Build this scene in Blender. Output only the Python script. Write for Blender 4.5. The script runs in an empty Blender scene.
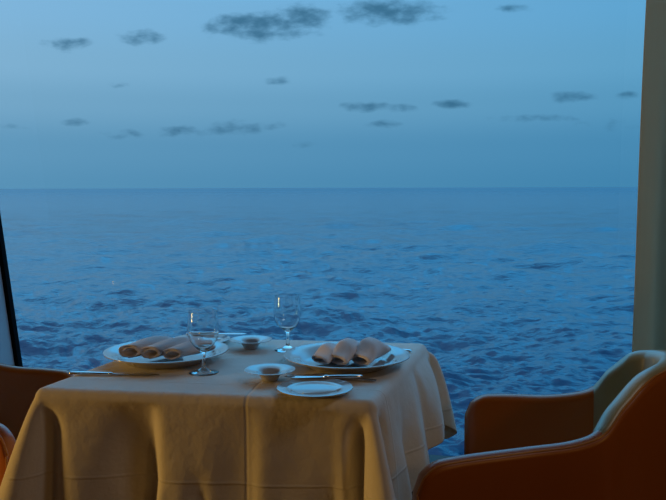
import bpy, bmesh, math, random
import numpy as np
from mathutils import Vector, Matrix
random.seed(4)
S = bpy.context.scene
COL = S.collection
PI = math.pi
rad = math.radians

# ------------------------------------------------------------------ camera
cam_d = bpy.data.cameras.new('camera'); cam = bpy.data.objects.new('camera', cam_d); COL.objects.link(cam)
cam_d.sensor_fit = 'HORIZONTAL'; cam_d.sensor_width = 36; cam_d.lens = 36 * 790 / 666
cam_d.clip_start = 0.02; cam_d.clip_end = 200000
cam.matrix_world = Matrix.Translation((0, 0, 1.19)) @ Matrix.Rotation(rad(90 - 4.52), 4, 'X') @ Matrix.Rotation(rad(-0.16), 4, 'Z')
S.camera = cam

# ------------------------------------------------------------------ exposure
S.view_settings.view_transform = 'Standard'; S.view_settings.look = 'None'
S.view_settings.exposure = 0.0; S.view_settings.gamma = 1.0; S.view_settings.use_curve_mapping = False

# ------------------------------------------------------------------ node helpers
class NT:
    def __init__(s, tree): s.t = tree; s.n = tree.nodes; s.l = tree.links
    def new(s, typ, **kw):
        n = s.n.new(typ)
        for k, v in kw.items(): setattr(n, k, v)
        return n
    def set(s, sock, v):
        if isinstance(v, bpy.types.NodeSocket): s.l.new(v, sock)
        elif v is not None: sock.default_value = v
    def math(s, op, a, b=None, c=None, clamp=False):
        n = s.new('ShaderNodeMath', operation=op); n.use_clamp = clamp
        for i, v in enumerate((a, b, c)):
            if v is not None: s.set(n.inputs[i], v)
        return n.outputs[0]
    def maprange(s, v, a, b, c=0.0, d=1.0, mode='SMOOTHSTEP'):
        n = s.new('ShaderNodeMapRange', interpolation_type=mode); n.clamp = True
        s.set(n.inputs[0], v)
        for i, x in enumerate((a, b, c, d)): s.set(n.inputs[i + 1], x)
        return n.outputs[0]
    def mix(s, f, a, b):
        n = s.new('ShaderNodeMix', data_type='RGBA')
        s.set(n.inputs[0], f); s.set(n.inputs[6], a); s.set(n.inputs[7], b)
        return n.outputs[2]
    def noise(s, vec, scale, detail=4.0, rough=0.5, **kw):
        n = s.new('ShaderNodeTexNoise', **kw)
        if vec is not None: s.set(n.inputs['Vector'], vec)
        n.inputs['Scale'].default_value = scale; n.inputs['Detail'].default_value = detail
        n.inputs['Roughness'].default_value = rough
        return n.outputs[0]
    def mapping(s, vec, scale=(1, 1, 1), rot=(0, 0, 0), loc=(0, 0, 0)):
        n = s.new('ShaderNodeMapping'); s.set(n.inputs[0], vec)
        n.inputs['Scale'].default_value = scale; n.inputs['Rotation'].default_value = rot; n.inputs['Location'].default_value = loc
        return n.outputs[0]

def srgb(r, g, b):
    f = lambda c: (c / 12.92) if c <= 0.04045 else ((c + 0.055) / 1.055) ** 2.4
    return (f(r / 255), f(g / 255), f(b / 255), 1.0)

# ------------------------------------------------------------------ world: dusk sky with small low clouds
w = bpy.data.worlds.new('dusk_sky'); S.world = w; w.use_nodes = True
N = NT(w.node_tree)
for n in list(N.n): N.n.remove(n)
tc = N.new('ShaderNodeTexCoord'); sep = N.new('ShaderNodeSeparateXYZ'); N.l.new(tc.outputs['Generated'], sep.inputs[0])
X, Y, Z = sep.outputs
Yc = N.math('MAXIMUM', Y, 0.05)
tx = N.math('DIVIDE', X, Yc); tz = N.math('DIVIDE', Z, Yc)
el = N.math('ARCSINE', Z)                                     # elevation
ramp = N.new('ShaderNodeValToRGB'); ramp.color_ramp.interpolation = 'EASE'
cr = ramp.color_ramp
N.l.new(N.maprange(el, 0.0, 1.2, mode='LINEAR'), ramp.inputs[0])
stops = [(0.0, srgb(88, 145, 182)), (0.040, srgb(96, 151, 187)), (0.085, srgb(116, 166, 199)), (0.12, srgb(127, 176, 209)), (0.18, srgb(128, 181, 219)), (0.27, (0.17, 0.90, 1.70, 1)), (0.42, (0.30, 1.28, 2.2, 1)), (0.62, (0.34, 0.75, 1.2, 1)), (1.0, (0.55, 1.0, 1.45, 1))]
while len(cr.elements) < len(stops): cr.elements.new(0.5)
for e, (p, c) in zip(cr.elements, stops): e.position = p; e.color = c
side = N.maprange(tx, -0.45, 0.45, 0.0, 1.0, 'LINEAR')
sky = N.mix(side, ramp.outputs[0], N.mix(1.0, ramp.outputs[0], ramp.outputs[0]))
mul = N.new('ShaderNodeMix', data_type='RGBA', blend_type='MULTIPLY'); mul.inputs[0].default_value = 1
N.l.new(ramp.outputs[0], mul.inputs[6]); N.l.new(N.mix(side, (1.08, 1.06, 1.05, 1), (0.52, 0.83, 0.93, 1)), mul.inputs[7])
sky = mul.outputs[2]
# clouds: (px x, px y, half width, half height, strength) turned into directions
CL = [(68, 44, 28, 7, .75), (142, 37, 24, 8, .75), (262, 26, 58, 15, 1.0), (303, 18, 27, 15, 1.0), (390, 12, 50, 14, 1.0), (512, 9, 16, 5, .5),
      (277, 80, 15, 4.5, .7), (76, 121, 14, 4.5, .7), (366, 107, 20, 6, .8), (404, 108, 16, 5, .6), (387, 124, 20, 4, .6), (451, 104, 18, 5, .8),
      (571, 98, 22, 7, .75), (628, 96, 12, 5, .7), (536, 119, 42, 4, .5), (124, 134, 22, 5, .55), (182, 131, 26, 6, .65), (232, 128, 32, 8, .75),
      (274, 126, 14, 5, .6), (120, 84, 12, 3, .35), (146, 87, 7, 3, .3), (302, 144, 12, 3, .3), (612, 126, 30, 6, .3), (12, 126, 14, 3, .4)]
comb = N.new('ShaderNodeCombineXYZ'); N.l.new(tx, comb.inputs[0]); N.l.new(tz, comb.inputs[2])
nz1 = N.noise(N.mapping(comb.outputs[0], (1, 1, 2.2)), 38, 5, 0.55)
nz2 = N.noise(N.mapping(comb.outputs[0], (1, 1, 2.6), loc=(3, 1, 2)), 14, 3, 0.5)
dx = N.math('MULTIPLY_ADD', N.math('SUBTRACT', nz2, 0.5), 0.03, tx)
tot = None
p0 = math.atan(62.5 / 790)
for (cx, cy, hw, hh, st) in CL:
    a, b = (cx - 333) / 790, -(cy - 250) / 790
    yy = math.cos(p0) + b * math.sin(p0); zz = -math.sin(p0) + b * math.cos(p0)
    ux, uz = a / yy, zz / yy
    ex = N.math('MULTIPLY', N.math('SUBTRACT', dx, ux), 790 / (hw * 1.22)); ez = N.math('MULTIPLY', N.math('SUBTRACT', tz, uz), 790 / (hh * 1.15))
    d2 = N.math('ADD', N.math('MULTIPLY', ex, ex), N.math('MULTIPLY', ez, ez))
    f = N.math('MULTIPLY', N.math('SUBTRACT', 1.0, d2), st)
    tot = f if tot is None else N.math('MAXIMUM', tot, f)
tot = N.math('ADD', N.math('MAXIMUM', tot, -1.0), N.math('MULTIPLY', N.math('SUBTRACT', nz1, 0.50), 2.1))
cm = N.math('MULTIPLY', N.maprange(tot, 0.05, 1.25), N.maprange(Y, 0.05, 0.3))
cloudcol = N.mix(side, srgb(66, 116, 148), srgb(52, 108, 142))
cm = N.math('MULTIPLY', cm, 0.95)
sky = N.mix(cm, sky, cloudcol)
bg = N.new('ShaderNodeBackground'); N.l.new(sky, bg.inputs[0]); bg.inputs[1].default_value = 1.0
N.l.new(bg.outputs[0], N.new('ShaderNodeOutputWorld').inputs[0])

# ------------------------------------------------------------------ the dining room's warm lamps, out of view, and an added table fill
YAW = rad(-13)
def R(u, v): return (u * math.cos(YAW) - v * math.sin(YAW), u * math.sin(YAW) + v * math.cos(YAW))
def lamp(name, loc, target, size, power, color):
    ld = bpy.data.lights.new(name, 'AREA'); ld.shape = 'DISK'; ld.size = size; ld.energy = power; ld.color = color
    o = bpy.data.objects.new(name, ld); COL.objects.link(o); o.location = loc
    o.rotation_euler = (Vector(target) - Vector(loc)).to_track_quat('-Z', 'Y').to_euler()
    return o
def warm(name, uv, z, tgt, sx, sy, power, color):
    x, y = R(*uv); o = lamp(name, (x, y, z), tgt, 1, power, color)
    o.data.shape = 'RECTANGLE'; o.data.size = sx; o.data.size_y = sy
warm('side_wall_lamp', (-3.6, 0.70), 1.0, (-.4, 1.7, .55), 0.3, 0.45, 33, (1.0, 0.56, 0.14))
warm('corner_lamp', (2.5, -0.6), 2.1, (0.6, 1.6, .6), 0.3, 0.4, 4.5, (1.0, 0.50, 0.13))
warm('table_fill_light', (1.0, 1.2), 2.42, (.1, 1.8, .7), 0.4, 0.4, 3.4, (1.0, 0.86, 0.76))  # unseen fill added overhead to make up for weak window light on the table

# ------------------------------------------------------------------ materials
def pmat(name, color, rough=0.5, **kw):
    m = bpy.data.materials.new(name); m.use_nodes = True
    b = m.node_tree.nodes['Principled BSDF']
    b.inputs['Base Color'].default_value = color; b.inputs['Roughness'].default_value = rough
    for k, v in kw.items(): b.inputs[k.replace('_', ' ')].default_value = v
    return m, NT(m.node_tree), b
def add_bump(N, b, h, strength=0.3, dist=0.001):
    n = N.new('ShaderNodeBump'); n.inputs['Strength'].default_value = strength; n.inputs['Distance'].default_value = dist
    N.l.new(h, n.inputs['Height']); N.l.new(n.outputs[0], b.inputs['Normal'])
def objco(N): return N.new('ShaderNodeTexCoord').outputs['Object']

m_cloth, N, b = pmat('linen_tablecloth', (0.80, 0.77, 0.72, 1), 0.85, Sheen_Weight=0.15)
co = objco(N)
weave = N.math('ADD', N.noise(N.mapping(co, (1, 12, 12)), 60, 2), N.noise(N.mapping(co, (12, 1, 12)), 60, 2))
wr = N.noise(co, 9, 4, 0.6)
sp = N.new('ShaderNodeSeparateXYZ'); N.l.new(co, sp.inputs[0])
# ironed fold lines: one parallel to the front edge, one across
vv = N.math('ADD', N.math('MULTIPLY', sp.outputs[0], 0.160), N.math('MULTIPLY', sp.outputs[1], 0.987))
def crease(val, c, wd): return N.math('SUBTRACT', 1.0, N.maprange(N.math('ABSOLUTE', N.math('SUBTRACT', val, c)), 0.0, wd))
uu = N.math('ADD', N.math('MULTIPLY', sp.outputs[0], 0.987), N.math('MULTIPLY', sp.outputs[1], -0.160))
line = N.math('ADD', crease(vv, 1.648, 0.005), N.math('MULTIPLY', crease(uu, -0.435, 0.006), -1.0))
hz = crease(sp.outputs[2], 0.575, 0.005)
hgt = N.math('ADD', N.math('MULTIPLY', weave, 0.10), N.math('ADD', N.math('ADD', N.math('MULTIPLY', wr, 2.6), N.math('MULTIPLY', N.noise(N.mapping(co, (1.5, 1.5, .7)), 5, 5, .6, noise_type='RIDGED_MULTIFRACTAL'), .9)), N.math('MULTIPLY', N.math('ADD', line, hz), 0.5)))
add_bump(N, b, hgt, 0.6, 0.004)

m_napkin, N, b = pmat('linen_napkin', (0.78, 0.75, 0.77, 1), 0.8, Sheen_Weight=0.1)
co = objco(N)
add_bump(N, b, N.math('ADD', N.noise(N.mapping(co, (1, 10, 10)), 90, 2), N.noise(N.mapping(co, (10, 1, 1)), 90, 2)), 0.3, 0.001)
m_china, N, b = pmat('white_china', (0.48, 0.49, 0.50, 1), 0.10, Coat_Weight=0.6)
m_steel, N, b = pmat('polished_steel', (0.75, 0.75, 0.76, 1), 0.16, Metallic=1.0)
m_glass, N, b = pmat('clear_wine_glass', (1, 1, 1, 1), 0.0, Transmission_Weight=1.0, IOR=1.47)
m_leather, N, b = pmat('orange_leather', (0.40, 0.10, 0.005, 1), 0.36, Coat_Weight=0.5, Coat_Roughness=0.32)
co = objco(N)
vor = N.new('ShaderNodeTexVoronoi'); vor.inputs['Scale'].default_value = 420; N.l.new(co, vor.inputs['Vector'])
add_bump(N, b, N.math('ADD', vor.outputs[0], N.noise(co, 25, 3)), 0.12, 0.001)
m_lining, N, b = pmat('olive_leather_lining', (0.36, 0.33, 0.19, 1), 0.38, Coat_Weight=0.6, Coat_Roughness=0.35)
m_seam, N, b = pmat('leather_piping', (0.50, 0.20, 0.05, 1), 0.3)
m_wood, N, b = pmat('dark_table_wood', (0.04, 0.025, 0.018, 1), 0.4)
m_base, N, b = pmat('dark_metal_base', (0.03, 0.045, 0.05, 1), 0.5)
m_curtain, N, b = pmat('beige_curtain_cloth', (0.70, 0.66, 0.54, 1), 0.8, Sheen_Weight=0.2)
add_bump(N, b, N.noise(N.mapping(objco(N), (1, 1, 0.1)), 300, 2), 0.3, 0.001)
tl = N.new('ShaderNodeBsdfTranslucent'); tl.inputs[0].default_value = (0.62, 0.60, 0.48, 1)
mxs = N.new('ShaderNodeMixShader'); mxs.inputs[0].default_value = 0.55
out = N.n['Material Output']; N.l.new(b.outputs[0], mxs.inputs[1]); N.l.new(tl.outputs[0], mxs.inputs[2]); N.l.new(mxs.outputs[0], out.inputs[0])
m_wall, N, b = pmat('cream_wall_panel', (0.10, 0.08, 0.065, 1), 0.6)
add_bump(N, b, N.noise(objco(N), 80, 3), 0.1, 0.001)
m_post, N, b = pmat('white_painted_post', (0.42, 0.46, 0.52, 1), 0.45)
m_gasket, N, b = pmat('black_rubber_gasket', (0.004, 0.004, 0.005, 1), 0.9, Specular_IOR_Level=0.1)
m_sill, N, b = pmat('dark_sill_panel', (0.02, 0.028, 0.03, 1), 0.7)
m_carpet, N, b = pmat('brown_carpet', (0.22, 0.11, 0.04, 1), 0.95)
co = objco(N)
cc = N.mix(N.noise(co, 5, 4), (0.26, 0.13, 0.045, 1), (0.15, 0.075, 0.03, 1)); N.l.new(cc, b.inputs['Base Color'])
add_bump(N, b, N.noise(co, 500, 2), 0.6, 0.003)

m_pane = bpy.data.materials.new('window_glass'); m_pane.use_nodes = True
N = NT(m_pane.node_tree)
for n in list(N.n): N.n.remove(n)
tr = N.new('ShaderNodeBsdfTransparent'); tr.inputs[0].default_value = (0.97, 0.985, 0.99, 1)
gl = N.new('ShaderNodeBsdfGlossy'); gl.inputs['Roughness'].default_value = 0.0
fr = N.new('ShaderNodeFresnel'); fr.inputs[0].default_value = 1.45
mx = N.new('ShaderNodeMixShader'); N.l.new(fr.outputs[0], mx.inputs[0]); N.l.new(tr.outputs[0], mx.inputs[1]); N.l.new(gl.outputs[0], mx.inputs[2])
N.l.new(mx.outputs[0], N.new('ShaderNodeOutputMaterial').inputs[0])

m_sea, N, b = pmat('sea_water', (0.0004, 0.034, 0.082, 1), 0.04, IOR=1.333)
geo = N.new('ShaderNodeNewGeometry'); pos = geo.outputs['Position']
n1 = N.noise(N.mapping(pos, (0.75, 1, 1)), 0.9, 5, 0.6)
n2 = N.noise(N.mapping(pos, (0.6, 1, 1), rot=(0, 0, .25)), 0.22, 4, 0.55)
n3 = N.noise(N.mapping(pos, (0.45, 1, 1), rot=(0, 0, -.1)), 0.035, 3, 0.5)
h = N.math('ADD', N.math('MULTIPLY', n1, 0.22), N.math('ADD', N.math('MULTIPLY', n2, 0.8), N.math('MULTIPLY', n3, 2.6)))
add_bump(N, b, h, 1.0, 1.0)
ln = N.new('ShaderNodeVectorMath', operation='LENGTH'); N.l.new(pos, ln.inputs[0])
N.l.new(N.maprange(N.math('LOGARITHM', ln.outputs['Value'], 10.0), 2.3, 3.7, 0.04, 0.30, 'LINEAR'), b.inputs['Roughness'])

# ------------------------------------------------------------------ object helpers
def mesh_obj(name, bm, m, parent=None, smooth=True, angle=40):
    me = bpy.data.meshes.new(name)
    bmesh.ops.recalc_face_normals(bm, faces=bm.faces)
    bm.to_mesh(me); bm.free()
    me.materials.append(m)
    if smooth:
        me.shade_smooth()
        try: me.set_sharp_from_angle(angle=rad(angle))
        except Exception: pass
    o = bpy.data.objects.new(name, me); COL.objects.link(o)
    if parent: o.parent = parent
    return o
def struct(name, bm, m, parent=None, **kw):
    o = mesh_obj(name, bm, m, parent, **kw)
    if not parent: o['kind'] = 'structure'
    return o
def empty(name, loc, rz=0):
    o = bpy.data.objects.new(name, None); COL.objects.link(o); o.location = loc; o.rotation_euler = (0, 0, rz)
    o.empty_display_size = 0.05
    return o
def tag(o, label, cat, group=None):
    o['label'] = label; o['category'] = cat
    if group: o['group'] = group
    return o
def copy_tree(o, parent=None):
    c = o.copy(); COL.objects.link(c)
    if parent: c.parent = parent
    for ch in list(o.children): copy_tree(ch, c)
    return c
def box(bm, x0, x1, y0, y1, z0, z1, bev=0.0):
    r = bmesh.ops.create_cube(bm, size=1)
    vs = r['verts']
    for v in vs:
        v.co = Vector((x0 + (v.co.x + .5) * (x1 - x0), y0 + (v.co.y + .5) * (y1 - y0), z0 + (v.co.z + .5) * (z1 - z0)))
    if bev:
        es = list({e for v in vs for e in v.link_edges})
        bmesh.ops.bevel(bm, geom=es, offset=bev, segments=2, affect='EDGES')
    return bm
def roombox(name, m, u0, u1, v0, v1, z0, z1, bev=0.0):
    bm = box(bmesh.new(), u0, u1, v0, v1, z0, z1, bev)
    bm.transform(Matrix.Rotation(YAW, 4, 'Z'))
    return struct(name, bm, m, smooth=False)
def lathe(prof, seg=64, closed=False):
    bm = bmesh.new(); rings = []
    for (r, z) in prof:
        if r < 1e-6: rings.append([bm.verts.new((0, 0, z))])
        else: rings.append([bm.verts.new((r * math.cos(2 * PI * k / seg), r * math.sin(2 * PI * k / seg), z)) for k in range(seg)])
    pairs = list(zip(rings, rings[1:])) + ([(rings[-1], rings[0])] if closed else [])
    for a, b_ in pairs:
        for k in range(seg):
            k2 = (k + 1) % seg
            if len(a) == 1 and len(b_) == 1: continue
            if len(a) == 1: bm.faces.new((a[0], b_[k], b_[k2]))
            elif len(b_) == 1: bm.faces.new((a[k], b_[0], a[k2]))
            else: bm.faces.new((a[k], b_[k], b_[k2], a[k2]))
    return bm
def grid(bm, pts, close_u=False, close_v=False):
    """pts[i][j] -> faces"""
    V = [[bm.verts.new(p) for p in row] for row in pts]
    n, m_ = len(V), len(V[0])
    for i in range(n if close_u else n - 1):
        for j in range(m_ if close_v else m_ - 1):
            bm.faces.new((V[i][j], V[(i + 1) % n][j], V[(i + 1) % n][(j + 1) % m_], V[i][(j + 1) % m_]))
    return V
def catmull(pts, per=10):
    P = [Vector(p) for p in pts]; P = [2 * P[0] - P[1]] + P + [2 * P[-1] - P[-2]]
    out = []
    for i in range(1, len(P) - 2):
        for k in range(per):
            t = k / per; a, b_, c, d = P[i - 1], P[i], P[i + 1], P[i + 2]
            out.append(0.5 * ((2 * b_) + (c - a) * t + (2 * a - 5 * b_ + 4 * c - d) * t * t + (3 * b_ - a - 3 * c + d) * t ** 3))
    out.append(P[-2]); return out
def sst(a, b_, x):
    t = min(1, max(0, (x - a) / (b_ - a))); return t * t * (3 - 2 * t)

# ------------------------------------------------------------------ the sea, far below the window
def build_sea():
    Hs = 21.0; zc = 1.19 + Hs
    az = np.radians(np.linspace(-50, 50, 1150))
    p = np.concatenate([[0.35, 0.6, 1.0, 1.5], np.arange(2.0, 360, 0.75), [400, 500, 650, 900]])
    r = zc * 790 / p
    rng = np.random.default_rng(11)
    RR, AA = np.meshgrid(r, az, indexing='ij')
    Xs, Ys = RR * np.sin(AA), RR * np.cos(AA)
    Zs = np.zeros_like(Xs)
    sp_ = np.gradient(-r)[:, None] * -1; sp_ = np.abs(sp_)
    nW = 240
    patch = 1 + .35 * np.sin(Xs * .021 + Ys * .013 + 1) * np.sin(Ys * .017 - Xs * .008)
    for k in range(nW):
        lam = math.exp(rng.uniform(math.log(1.1), math.log(60)))
        th = rad(90 - 12) + rng.normal(0, 0.7)
        kk = 2 * PI / lam
        amp = 0.0038 * lam * (1.9 if lam < 4 else (1.0 if lam < 12 else .75))
        ph = kk * (Xs * math.cos(th) + Ys * math.sin(th)) + rng.uniform(0, 2 * PI)
        att = np.exp(-(1.0 * sp_ / lam) ** 2)
        Zs += amp * att * patch * (np.sin(ph) + 0.25 * np.sin(2 * ph + 1.2))
    # gusts: patches of calmer and rougher water
    co_ = np.stack([Xs, Ys, Zs - Hs], -1).reshape(-1, 3).astype(np.float32)
    n, m_ = Xs.shape
    idx = np.arange(n * m_).reshape(n, m_)
    F = np.stack([idx[:-1, :-1], idx[:-1, 1:], idx[1:, 1:], idx[1:, :-1]], -1).reshape(-1, 4)
    me = bpy.data.meshes.new('sea')
    me.vertices.add(len(co_)); me.vertices.foreach_set('co', co_.ravel())
    me.loops.add(F.size); me.loops.foreach_set('vertex_index', F.ravel().astype(np.int32))
    me.polygons.add(len(F)); me.polygons.foreach_set('loop_start', np.arange(0, F.size, 4, dtype=np.int32))
    me.polygons.foreach_set('loop_total', np.full(len(F), 4, dtype=np.int32))
    me.update(); me.validate()
    me.flip_normals() if me.polygons[1000].normal.z < 0 else None
    me.materials.append(m_sea); me.shade_smooth()
    o = bpy.data.objects.new('sea', me); COL.objects.link(o); o['kind'] = 'structure'
build_sea()

# ------------------------------------------------------------------ room shell
WV = 2.56                                     # plane of the window glass (room v)
roombox('floor', m_carpet, -4, 3.5, -4, WV + .1, -0.1, 0.0)
roombox('ceiling', m_wall, -4, 3.5, -4, WV + .1, 2.5, 2.6)
roombox('wall_left', m_wall, -4.1, -4, -4, WV + .1, 0, 2.5)
roombox('wall_right', m_wall, 3.5, 3.6, -4, WV + .1, 0, 2.5)
roombox('wall_back', m_wall, -4, 3.5, -4.1, -4, 0, 2.5)
roombox('wall_below_window', m_sill, -4, 3.5, WV - .06, WV + .1, 0, 0.275, .006)
roombox('wall_above_window', m_wall, -4, 3.5, WV - .1, WV + .1, 2.36, 2.5)
roombox('wall_behind_curtain', m_wall,   .665, .70, WV - .04, WV + .1, .30, 2.36, .005)
# leaning window post on the left, with its black gasket against the glass
ZB, ZT = 0.275, 2.36
lean = -0.126
def leanbox(u0, u1, v0, v1, bev=0.0):
    bm = box(bmesh.new(), u0, u1, v0, v1, ZB, ZT, bev)
    for v in bm.verts: v.co.x += (v.co.z - 0.545) * lean
    bm.transform(Matrix.Rotation(YAW, 4, 'Z')); return bm
UL = -1.80
struct('trim_1', leanbox(UL - .16, UL, WV - .34, WV - .012, .004), m_post, smooth=False)
struct('trim_2', leanbox(UL - .10, UL + .014, WV - .012, WV + .012), m_gasket, smooth=False)
def pane(name, u0, u1, l0=0, l1=0):
    bm = bmesh.new(); y0, y1 = WV - .003, WV + .003
    P = [(u0 + (ZB - .545) * l0, ZB), (u1 + (ZB - .545) * l1, ZB), (u1 + (ZT - .545) * l1, ZT), (u0 + (ZT - .545) * l0, ZT)]
    A = [bm.verts.new((u, y1, z)) for u, z in P]
    bm.faces.new(A)
    bm.transform(Matrix.Rotation(YAW, 4, 'Z'))
    return struct(name, bm, m_pane, smooth=False)
pane('window_1', UL, 0.665, lean, 0)
pane('window_2', -4.0, UL - .10, 0, lean)
pane('window_3', 0.70, 3.5)

# ------------------------------------------------------------------ curtain
def build_curtain():
    bm = bmesh.new(); rows = []
    nz, nu = 40, 220
    pleats = [(0.0, 0.0), (0.028, .030), (.07, .062), (.115, .030), (.135, .012), (.165, .020), (.20, .060), (.25, .075), (.30, .04), (.33, .01), (.37, .02), (.42, .06), (.47, .07), (.52, .03), (.56, .0)]
    path = catmull([(u, v, 0) for u, v in pleats], 14)
    for i in range(nz + 1):
        z = 0.02 + (2.44 - .02) * i / nz
        row = []
        for k, p_ in enumerate(path):
            amp = 0.85 + 0.18 * math.sin(z * 2.1 + k * .02)
            u = .328 + p_.x + 0.004 * math.sin(z * 3 + p_.x * 20) + .020 * (z - .8)
            v = WV - .20 + p_.y * amp + .003 * math.sin(z * 5 + k * .1)
            row.append((u, v, z))
        rows.append(row)
    grid(bm, rows)
    bm.transform(Matrix.Rotation(YAW, 4, 'Z'))
    o = mesh_obj('curtain', bm, m_curtain)
    md = o.modifiers.new('solid', 'SOLIDIFY'); md.thickness = 0.003
    tag(o, 'beige pleated floor length curtain hanging at the right side of the window', 'curtain')
build_curtain()

# ------------------------------------------------------------------ table and cloth
ZTOP = 0.76
quad = [Vector((-0.650, 1.672)), Vector((0.088, 1.556)), Vector((0.262, 2.168)), Vector((-0.462, 2.285))]  # nl, nr, fr, fl
cen = sum(quad, Vector((0, 0))) / 4
def build_table():
    t = empty('dining_table', (cen.x, cen.y, 0), 0)
    tag(t, 'square pedestal table mostly hidden under the pale tablecloth', 'table')
    bm = bmesh.new()
    q = [cen + (p_ - cen) * 0.92 - cen for p_ in quad]
    lo = [bm.verts.new((p_.x, p_.y, ZTOP - .035)) for p_ in q]; hi = [bm.verts.new((p_.x, p_.y, ZTOP - .004)) for p_ in q]
    bm.faces.new(lo[::-1]); bm.faces.new(hi)
    for k in range(4): bm.faces.new((lo[k], lo[(k + 1) % 4], hi[(k + 1) % 4], hi[k]))
    bmesh.ops.bevel(bm, geom=[e for e in bm.edges if abs(e.verts[0].co.z - e.verts[1].co.z) > .01], offset=.02, segments=4, affect='EDGES')
    mesh_obj('tabletop', bm, m_wood, t, smooth=False)
    mesh_obj('pedestal', box(bmesh.new(), -.05, .05, -.05, .05, .03, ZTOP - .035, .01), m_base, t, smooth=False).rotation_euler = (0, 0, YAW)
    mesh_obj('base_plate', box(bmesh.new(), -.26, .26, -.26, .26, 0, .03, .01), m_base, t, smooth=False).rotation_euler = (0, 0, YAW)
build_table()

def build_cloth():
    r = 0.022; DROP = 0.29
    per = []                      # (point, outward normal, side index, s along side 0..1, corner angle fraction or None, corner idx)
    n = 4
    for k in range(4):
        a, b_ = quad[k], quad[(k + 1) % 4]; prev = quad[(k - 1) % 4]
        d = (b_ - a).normalized(); dp = (a - prev).normalized()
        nn = Vector((d.y, -d.x)); npv = Vector((dp.y, -dp.x))
        # corner at a
        cc_ = a + (-npv - nn) * (r)   # approx centre of the corner rounding
        NC = 34
        for j in range(NC):
            f = j / NC; m_ = (npv * (1 - f) + nn * f).normalized()
            per.append((cc_ + m_ * r, m_, k, None, f, k))
        L = (b_ - a).length
        NS = 90
        for j in range(NS):
            f = j / NS
            nxt = (quad[(k + 2) % 4] - b_).normalized(); nxn = Vector((nxt.y, -nxt.x))
            e0 = cc_ + nn * r; e1 = b_ + (-nn - nxn) * r + nn * r
            per.append((e0.lerp(e1, f), nn, k, f, None, k))
    M = len(per)
    # folds per side: (s, half width, amplitude at hem, onset t, lean)
    folds = {0: [(.345, (.115, .022), -.060, .0, .0), (.10, .06, .014, .1, 0), (.43, .05, .008, .1, 0), (.655, (.10, .02), -.016, .0, .0), (.90, (.14, .03), -.026, .0, 0), (.505, (.05, .018), -.014, .45, .0), (.40, .020, .030, .62, -.045)],
             1: [(.20, .07, .022, .25, .05), (.34, .06, -.020, .05, 0), (.50, .09, .022, .1, 0), (.64, .05, -.024, .0, .05), (.80, .10, .012, .1, 0)],
             2: [(.3, .1, .015, .1, 0), (.6, .1, -.015, .1, 0)], 3: [(.3, .1, .015, .1, 0), (.6, .1, -.015, .1, 0)]}
    # corner ridge: outward amount, direction skew
    CA = {0: (.125, .45), 1: (.150, .42), 2: (.080, .35), 3: (.09, .5)}
    rows = []
    NT_ = 44
    ser = [j / 6 for j in range(1, 7)]
    # top surface rings
    ringf = [0.0, .2, .4, .6, .75, .86, .93, .97, .99]
    bm = bmesh.new()
    for f in ringf[1:-2]:
        rows.append([(cen.x + (p_.x - cen.x) * f, cen.y + (p_.y - cen.y) * f, ZTOP) for (p_, m_, *_r) in per])
    for j in range(0, 7):          # bend over the edge
        an = j / 6 * PI / 2
        rows.append([(p_.x - m_.x * r + m_.x * r * math.sin(an), p_.y - m_.y * r + m_.y * r * math.sin(an), ZTOP - r * (1 - math.cos(an))) for (p_, m_, *_r) in per])
    for i in range(1, NT_ + 1):
        t = i / NT_; row = []
        for idx, (p_, m_, side, s, cf, ck) in enumerate(per):
            drop = DROP - (.070 * sst(.3, .9, s if s is not None else (1 if ck == 2 else 0)) if (side == 1 or ck == 2) else 0); off = 0.012 * t; tang = 0.0
            d = Vector((-m_.y, m_.x))
            if cf is not None:
                A, c0 = CA[ck]
                g = math.exp(-((cf - c0) / .30) ** 2)
                drop = drop + (.12 if ck != 2 else .075) * max(0, 1 - abs(cf - .5) / .5) ** 1.2
                off += A * g * (t ** (0.85 if ck != 2 else 0.45)) - .012 * (1 - g) * sst(0, .4, t)
                px = p_.x + m_.x * off; py = p_.y + m_.y * off
            else:
                for (c, hw, am, on, ln) in folds[side]:
                    ds_ = s - (c + ln * t)
                    if isinstance(hw, tuple): hw_ = (hw[0] * (1.25 - .6 * t)) if ds_ < 0 else hw[1]
                    else: hw_ = hw * (0.6 + 0.5 * t)
                    u = ds_ / hw_
                    off += am * math.exp(-u * u) * (t ** .55 if on == 0 else sst(on, 1.0, t) ** 0.7)
                # tuck beside each corner ridge
                Ls = .74 if side in (0, 2) else .636
                ds = s * Ls; de = (1 - s) * Ls
                off += -.030 * math.exp(-((ds - .018) / .022) ** 2) * sst(0, .3, t) - .038 * math.exp(-((de - .018) / .020) ** 2) * sst(0, .3, t)
                if side == 1: off += (.014 + .030 * sst(.3, .9, s)) * (1 - math.exp(-t * 3.5)) * sst(0, .12, s)
                off += .003 * math.sin(s * 37 + t * 3 + side) * t
                px = p_.x + m_.x * off; py = p_.y + m_.y * off
            z = ZTOP - r - (drop - r) * t
            z -= 0.006 * math.sin((s or 0) * 9 + side * 2) * t
            row.append((px, py, z))
        rows.append(row)
    V = grid(bm, rows, close_v=True)
    c = bm.verts.new((cen.x, cen.y, ZTOP))
    for k in range(M): bm.faces.new((c, V[0][k], V[0][(k + 1) % M]))
    for _ in range(2): bmesh.ops.smooth_vert(bm, verts=[v for row in V[9:] for v in row], factor=0.5, use_axis_x=True, use_axis_y=True, use_axis_z=True)
    o = mesh_obj('tablecloth', bm, m_cloth, angle=180)
    md = o.modifiers.new('solid', 'SOLIDIFY'); md.thickness = 0.0015; md.offset = -1
    tag(o, 'pale linen tablecloth draped over the square table by the window', 'tablecloth')
build_cloth()

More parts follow.
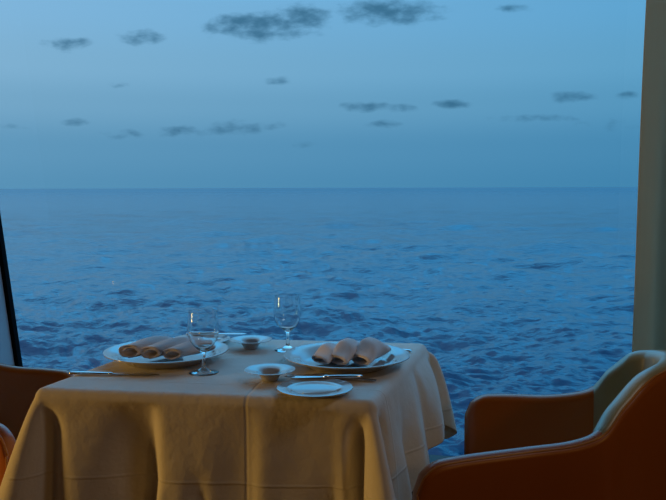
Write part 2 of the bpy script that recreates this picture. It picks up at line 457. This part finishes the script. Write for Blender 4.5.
# ------------------------------------------------------------------ chairs
def build_chair():
    """tub armchair facing local -X, origin on the floor under the seat centre"""
    t = empty('tub_armchair', (0, 0, 0))
    # outer top line of the shell, near arm front -> back -> far arm front (x, y, top z)
    O = (.50, 1.79)
    W_ = [(.168, 1.520, .640), (.27, 1.545, .650), (.40, 1.570, .658), (.50, 1.580, .668), (.565, 1.592, .690), (.62, 1.630, .735), (.690, 1.675, .783), (.775, 1.745, .800),
          (.815, 1.83, .803), (.800, 1.91, .795), (.750, 1.955, .780), (.700, 1.975, .735), (.655, 1.99, .682), (.56, 2.01, .661), (.46, 2.03, .658), (.350, 2.05, .652)]
    path = catmull([(a - O[0], b_ - O[1], c) for a, b_, c in W_], 8)
    n = len(path)
    th = 0.042; bot = 0.30
    rows = []
    # rounded front corners of the arms: lower the top near both ends and close the shell
    Ltot = [0]
    for i in range(1, n): Ltot.append(Ltot[-1] + (path[i].xy - path[i - 1].xy).length)
    LT = Ltot[-1]
    ext = []
    for i, p_ in enumerate(path):
        a = path[max(0, i - 1)]; b_ = path[min(n - 1, i + 1)]
        tg = Vector((b_.x - a.x, b_.y - a.y)).normalized(); inn = Vector((-tg.y, tg.x))
        e = min(Ltot[i], LT - Ltot[i])
        ext.append((p_, tg, inn, e))
    # extend both ends so that the arm front rounds over (corner radius rc)
    rc = 0.06
    def section(p_, inn, ztop, k=1.0):
        # closed loop: outer bottom -> outer top -> over -> inner top -> inner bottom
        pts = []
        o_ = Vector((p_.x, p_.y)); T = th * k; c = o_ + inn * T / 2
        rr = T / 2
        fl = -0.012
        for q in range(0, 9):
            z = bot + (ztop - rr - bot) * q / 8
            pts.append((c - inn * (rr + fl * (1 - q / 8)), z))
        for q in range(1, 12):
            an = PI * q / 12
            pts.append((c - inn * rr * math.cos(an), ztop - rr + rr * math.sin(an) * .85))
        for q in range(0, 9):
            z = ztop - rr - (ztop - rr - bot) * q / 8
            pts.append((c + inn * (rr + .055 * (q / 8)), z))
        return [(a.x, a.y, z) for a, z in pts]
    for i, (p_, tg, inn, e) in enumerate(ext):
        z = p_.z
        if e < rc: z -= rc * 0.9 * (1 - math.sqrt(max(0, 1 - (1 - e / rc) ** 2)))
        k = 1.0 if e > .03 else 0.72 + 0.28 * math.sqrt(max(0, 1 - (1 - e / .03) ** 2))
        k *= 1 + .15 * sst(.68, .77, p_.z)
        # keep thinning centred
        pp = Vector((p_.x, p_.y)) + inn * th * max(0, 1 - k) / 2
        rows.append(section(pp, inn, z, k))
    bm = bmesh.new()
    V = grid(bm, rows, close_v=True)
    bm.faces.new(V[0]); bm.faces.new(V[-1][::-1])
    shell = mesh_obj('backrest', bm, m_leather, t, angle=70)
    # paler lining over the rim and the inner face of the back
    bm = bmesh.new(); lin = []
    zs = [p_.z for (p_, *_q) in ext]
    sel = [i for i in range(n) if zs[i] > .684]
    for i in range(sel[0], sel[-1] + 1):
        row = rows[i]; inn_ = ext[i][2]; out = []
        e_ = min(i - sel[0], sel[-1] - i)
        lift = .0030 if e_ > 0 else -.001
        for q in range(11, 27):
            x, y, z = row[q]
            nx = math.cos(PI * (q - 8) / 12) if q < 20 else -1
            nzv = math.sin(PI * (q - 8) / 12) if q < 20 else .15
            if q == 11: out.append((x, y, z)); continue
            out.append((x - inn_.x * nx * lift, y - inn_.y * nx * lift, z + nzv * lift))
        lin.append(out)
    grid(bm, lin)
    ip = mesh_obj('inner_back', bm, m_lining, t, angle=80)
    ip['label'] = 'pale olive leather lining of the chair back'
    # piping along the outer top edge
    def tube(pts, rr, seg=8):
        bm = bmesh.new(); rws = []
        for i, p_ in enumerate(pts):
            a = pts[max(0, i - 1)]; b_ = pts[min(len(pts) - 1, i + 1)]
            tg = (b_ - a).normalized(); u = tg.cross(Vector((0, 0, 1)))
            if u.length < .05: u = Vector((1, 0, 0))
            u.normalize(); w_ = u.cross(tg)
            rws.append([tuple(p_ + u * rr * math.cos(2 * PI * k / seg) + w_ * rr * math.sin(2 * PI * k / seg)) for k in range(seg)])
        grid(bm, rws, close_v=True); return bm
    pts = []
    for i, (p_, tg, inn, e) in enumerate(ext):
        row = rows[i]; pts.append(Vector(row[11]))
    first = [Vector(rows[0][q]) for q in range(3, 11)]; last = [Vector(rows[-1][q]) for q in range(10, 2, -1)]
    mesh_obj('piping', tube(first + pts + last, .0028), m_seam, shell)
    # seat cushion inside the shell
    bm = bmesh.new(); rws = []
    ctr = Vector((0.02, 0.0))
    loop = [Vector(r_[-1][:2]) + (ctr - Vector(r_[-1][:2])).normalized() * .003 for r_ in rows[6:-6]]
    for f, z in [(0.0, .40), (.85, .40), (.97, .385), (1.0, .36), (1.0, .30)]:
        rws.append([(ctr.x + (q.x - ctr.x) * max(f, .001), ctr.y + (q.y - ctr.y) * max(f, .001), z + .012 * (1 - f)) for q in loop])
    V = grid(bm, rws, close_v=True); bm.faces.new(V[-1])
    mesh_obj('seat', bm, m_leather, t, angle=60)
    for (lx, ly) in ((-.24, -.20), (-.12, .20), (.20, -.10), (.22, .10)):
        bm = lathe([(0, 0), (.012, 0), (.018, .30), (0, .30)], 16)
        l = mesh_obj('leg', bm, m_wood, t); l.location = (lx, ly, 0)
    return t
chair = build_chair()
chair.location = (.50, 1.79, 0)
tag(chair, 'orange leather tub armchair with pale piping at the right of the table', 'chair', 'tub armchairs at the table')
c2 = copy_tree(chair)
c2.location = (-.972, 2.127, 0); c2.rotation_euler = (0, 0, rad(-20)); c2.scale = (-1, 1, 1)
tag(c2, 'brown orange tub armchair at the left, partly hidden behind the tablecloth', 'chair', 'tub armchairs at the table')

# ------------------------------------------------------------------ tableware
p_up = Matrix.Identity(4)
def un(x, y, z):
    a, b_ = (x - 333) / 790, -(y - 250) / 790
    dy = math.cos(p0) + b_ * math.sin(p0); dz = -math.sin(p0) + b_ * math.cos(p0)
    k = (z - 1.19) / dz
    return a * k, dy * k
# positions on the table (metres), measured once from the photograph
def plate_mesh(R_, h, foot):
    r = R_
    prof = [(0, .006), (foot * .95, .006), (r * .64, .0075), (r * .70, .010), (r * .76, h * .70), (r * .98, h), (r, h - .0005), (r, h - .0030), (r * .76, h * .70 - .004), (r * .66, .003), (foot, 0.001), (foot * .97, 0), (foot * .9, .001), (0, .002)]
    return lathe(prof, 96)
def put(o, x, y, z, rz=0): o.location = (x, y, z); o.rotation_euler = (0, 0, rz); return o
zt = ZTOP + .0005
DG, BG, GG, SG = 'dinner plates', 'bread plates', 'wine glasses', 'small bowls'
pl = mesh_obj('dinner_plate', plate_mesh(.152, .030, .078), m_china)
put(pl, *un(346.5, 357, ZTOP + .022), zt); tag(pl, 'large white plate under the folded napkin at the right side', 'plate', DG)
pl2 = pl.copy(); COL.objects.link(pl2); put(pl2, *un(166.5, 352, ZTOP + .022), zt); tag(pl2, 'large white plate under the folded napkin at the left side', 'plate', DG)
bp = mesh_obj('bread_plate', plate_mesh(.080, .013, .045), m_china)
put(bp, *un(314.5, 386.5, ZTOP + .013), zt); tag(bp, 'small white side plate at the front table edge with a butter knife', 'plate', BG)
bp2 = bp.copy(); COL.objects.link(bp2); put(bp2, *un(201, 338, ZTOP + .013), zt); tag(bp2, 'small white side plate at the back, seen through the left wine glass', 'plate', BG)

bowl_prof = [(0, .004), (.014, .005), (.020, .010), (.0265, .0185), (.031, .0208), (.055, .0252), (.0568, .0250), (.0568, .0238), (.032, .0186), (.0280, .0165), (.0215, .0085), (.0185, .001), (.0175, 0), (.0160, .001), (0, .0015)]
bw = mesh_obj('small_bowl', lathe(bowl_prof, 72), m_china)
put(bw, *un(269.5, 369, ZTOP + .025), zt); tag(bw, 'small wide rimmed white bowl behind the front side plate', 'bowl', SG)
bw2 = bw.copy(); COL.objects.link(bw2); put(bw2, *un(250.5, 339, ZTOP + .025), zt); tag(bw2, 'small wide rimmed white bowl near the back table edge', 'bowl', SG)

def wine_glass_prof():
    outer = [(.0, .0), (.034, .0), (.0350, .0012), (.030, .0030), (.014, .0062), (.0065, .011), (.0042, .020), (.0038, .034), (.0048, .046), (.010, .053),
             (.022, .063), (.031, .076), (.0358, .092), (.0368, .106), (.0352, .124), (.0335, .140), (.0331, .1440), (.0329, .1450), (.0326, .1453), (.0323, .1450)]
    inner = [(.0325, .1440), (.0329, .140), (.0346, .124), (.0362, .106), (.0352, .092), (.0304, .0768), (.0214, .0640), (.0097, .0555), (0, .0545)]
    return outer + inner
gl1 = mesh_obj('wine_glass', lathe(wine_glass_prof(), 72), m_glass, angle=180)
put(gl1, *un(203.5, 372.5, ZTOP), zt); tag(gl1, 'empty stemmed wine glass in front of the left plate', 'wine glass', GG)
gl2 = gl1.copy(); COL.objects.link(gl2); put(gl2, *un(287.5, 350, ZTOP), zt); tag(gl2, 'empty stemmed wine glass near the back between the bowl and right plate', 'wine glass', GG)

# cutlery: lofted elliptical stations along +X  (x, half width, z centre, half thickness, y shift)
def loft(st, seg=14):
    bm = bmesh.new(); rows = []
    for (x, hw, zc, ht, *ys) in st:
        y0 = ys[0] if ys else 0
        rows.append([(x, y0 + hw * math.copysign(abs(math.cos(a)) ** .7, math.cos(a)), zc + ht * math.copysign(abs(math.sin(a)) ** .7, math.sin(a))) for a in [2 * PI * k / seg for k in range(seg)]])
    V = grid(bm, rows, close_v=True); bm.faces.new(V[0][::-1]); bm.faces.new(V[-1]); return bm
def knife(L=.215, name='table_knife', wk=1.0):
    t = empty(name, (0, 0, 0)); h = L * .47
    mesh_obj('handle', loft([(0, .003, .004, .002), (.004, .0065, .004, .0034), (.03, .0072, .004, .0038), (h * .7, .0058, .004, .0034), (h - .006, .0046, .004, .003), (h - .004, .0062, .004, .0036), (h, .0062, .004, .0036), (h + .003, .0045, .004, .003)]), m_steel, t)
    mesh_obj('blade', loft([(h + .002, .0045, .004, .002, 0), (h + .012, .0075 * wk, .004, .0009, .001), (L * .75, .0090 * wk, .004, .0008, .001), (L * .92, .0080 * wk, .004, .0007, 0), (L - .004, .0045 * wk, .004, .0006, -.002), (L, .001, .004, .0005, -.004)]), m_steel, t)
    return t
def fork(L=.205):
    t = empty('table_fork', (0, 0, 0))
    mesh_obj('handle', loft([(0, .004, .003, .001), (.006, .0095, .003, .0016), (.03, .0090, .004, .0018), (.09, .0042, .009, .0022), (.125, .0035, .011, .0022), (.142, .007, .0095, .0018), (.150, .0125, .007, .0014), (.156, .0135, .006, .0013)]), m_steel, t)
    for y in (-.0110, -.0037, .0037, .0110):
        mesh_obj('tine', loft([(.152, .0026, .0065, .0013, y), (.170, .0019, .004, .0011, y), (.19, .0016, .0035, .001, y * .97), (L, .0006, .007, .0005, y * .92)], 8), m_steel, t)
    return t
def along(o, a, b_, z=zt, tilt=0):
    """lay o with its handle end (x=0) at a, pointing to b"""
    o.location = (a[0], a[1], z); o.rotation_euler = (0, tilt, math.atan2(b_[1] - a[1], b_[0] - a[0]))
KG = 'table knives beside the plates'; FG = 'forks beside the plates'; BK = 'butter knives on the side plates'
k1 = knife(); along(k1, un(69, 374, ZTOP), un(163, 376, ZTOP)); tag(k1, 'steel table knife lying by the front left corner of the cloth', 'knife', KG)
k2 = copy_tree(k1); along(k2, un(411, 353, ZTOP), un(330, 343, ZTOP)); tag(k2, 'steel table knife behind the right plate with only its handle end showing', 'knife', KG)
f1 = fork(); along(f1, un(376, 382, ZTOP), un(290, 377.5, ZTOP)); tag(f1, 'steel table fork between the right plate and the front side plate', 'fork', FG)
f2 = copy_tree(f1); along(f2, un(128, 343, ZTOP), un(230, 340, ZTOP)); tag(f2, 'steel table fork mostly hidden behind the left plate', 'fork', FG)
b1 = knife(.172, 'butter_knife', 1.15); along(b1, un(362, 377, ZTOP + .014), un(281, 377.5, ZTOP + .014), zt + .0115)
tag(b1, 'steel butter knife resting across the front side plate', 'knife', BK)
b2 = copy_tree(b1); along(b2, un(186, 334, ZTOP + .014), un(230, 334, ZTOP + .014), zt + .0115)
tag(b2, 'steel butter knife resting across the back side plate', 'knife', BK)

# folded napkins: three overlapping rolled folds, open ends towards the front
def build_napkin(name, cx, cy, ang, folds, skew=.3, hf=.7):
    """folds: (dx, dz, width, height, yaw offset, tilt, length)"""
    bm = bmesh.new()
    for fi, (off, back, z0, wd, ht, ya, tilt, L) in enumerate(folds):
        # flattened spiral section in (s, z)
        sec = []
        turns = 1.75; n = 46
        for k in range(n + 1):
            f = k / n; a = -PI * .5 + f * turns * 2 * PI
            sh = 1 - .42 * f
            s_ = wd / 2 * sh * math.copysign(abs(math.cos(a)) ** .8, math.cos(a)) + .006 * f
            z_ = ht / 2 + ht / 2 * sh * math.sin(a) * (1 - .25 * math.cos(a)) - .0015 * f
            sec.append((s_, z_))
        rows = []
        M_ = 14
        for i in range(M_ + 1):
            g = i / M_; taper = 1 - .22 * g; hz_ = (1 - .45 * g ** 1.6)
            row = []
            for k, (s_, z_) in enumerate(sec):
                wob = .0012 * math.sin(g * 9 + k * .5 + fi)
                x_ = off + (s_ * taper) + wob + ya * g * L
                y_ = back + g * L - skew * s_ * (1 - g)
                z2 = z0 + z_ * (hf + (1 - hf) * sst(0, .45, g)) * (1 - .35 * sst(.6, 1, g)) + tilt * g * L + .001 * math.sin(k * .7 + g * 5)
                row.append((x_, y_, z2))
            rows.append(row)
        grid(bm, rows)
    bm.transform(Matrix.Translation((cx, cy, 0)) @ Matrix.Rotation(ang, 4, 'Z'))
    o = mesh_obj(name, bm, m_napkin, angle=75)
    md = o.modifiers.new('solid', 'SOLIDIFY'); md.thickness = 0.0020; md.offset = -1
    return o
zp = zt + .0100
cxr, cyr = un(349, 358, ZTOP + .02)
NG = 'folded napkins on the plates'
n1 = build_napkin('folded_napkin', cxr, cyr, rad(-16), [(-.066, -.035, zp, .066, .040, .22, .0, .105), (-.020, -.045, zp + .002, .070, .052, .22, .02, .115), (.034, -.042, zp + .004, .072, .056, .22, .0, .115)], .85, .45)
tag(n1, 'grey linen napkin in three folds on the right plate', 'napkin', NG)
cxl, cyl = un(163, 353, ZTOP + .02)
n2 = build_napkin('folded_napkin', cxl + .012, cyl, rad(-46), [(-.045, -.086, zp + .0035, .056, .044, .0, .02, .150), (-.002, -.054, zp + .0035, .052, .040, .0, .05, .150), (.042, -.020, zp + .0035, .050, .036, .0, .05, .120)], -.65, .8)
tag(n2, 'grey linen napkin in three folds on the left plate, openings lit gold', 'napkin', NG)
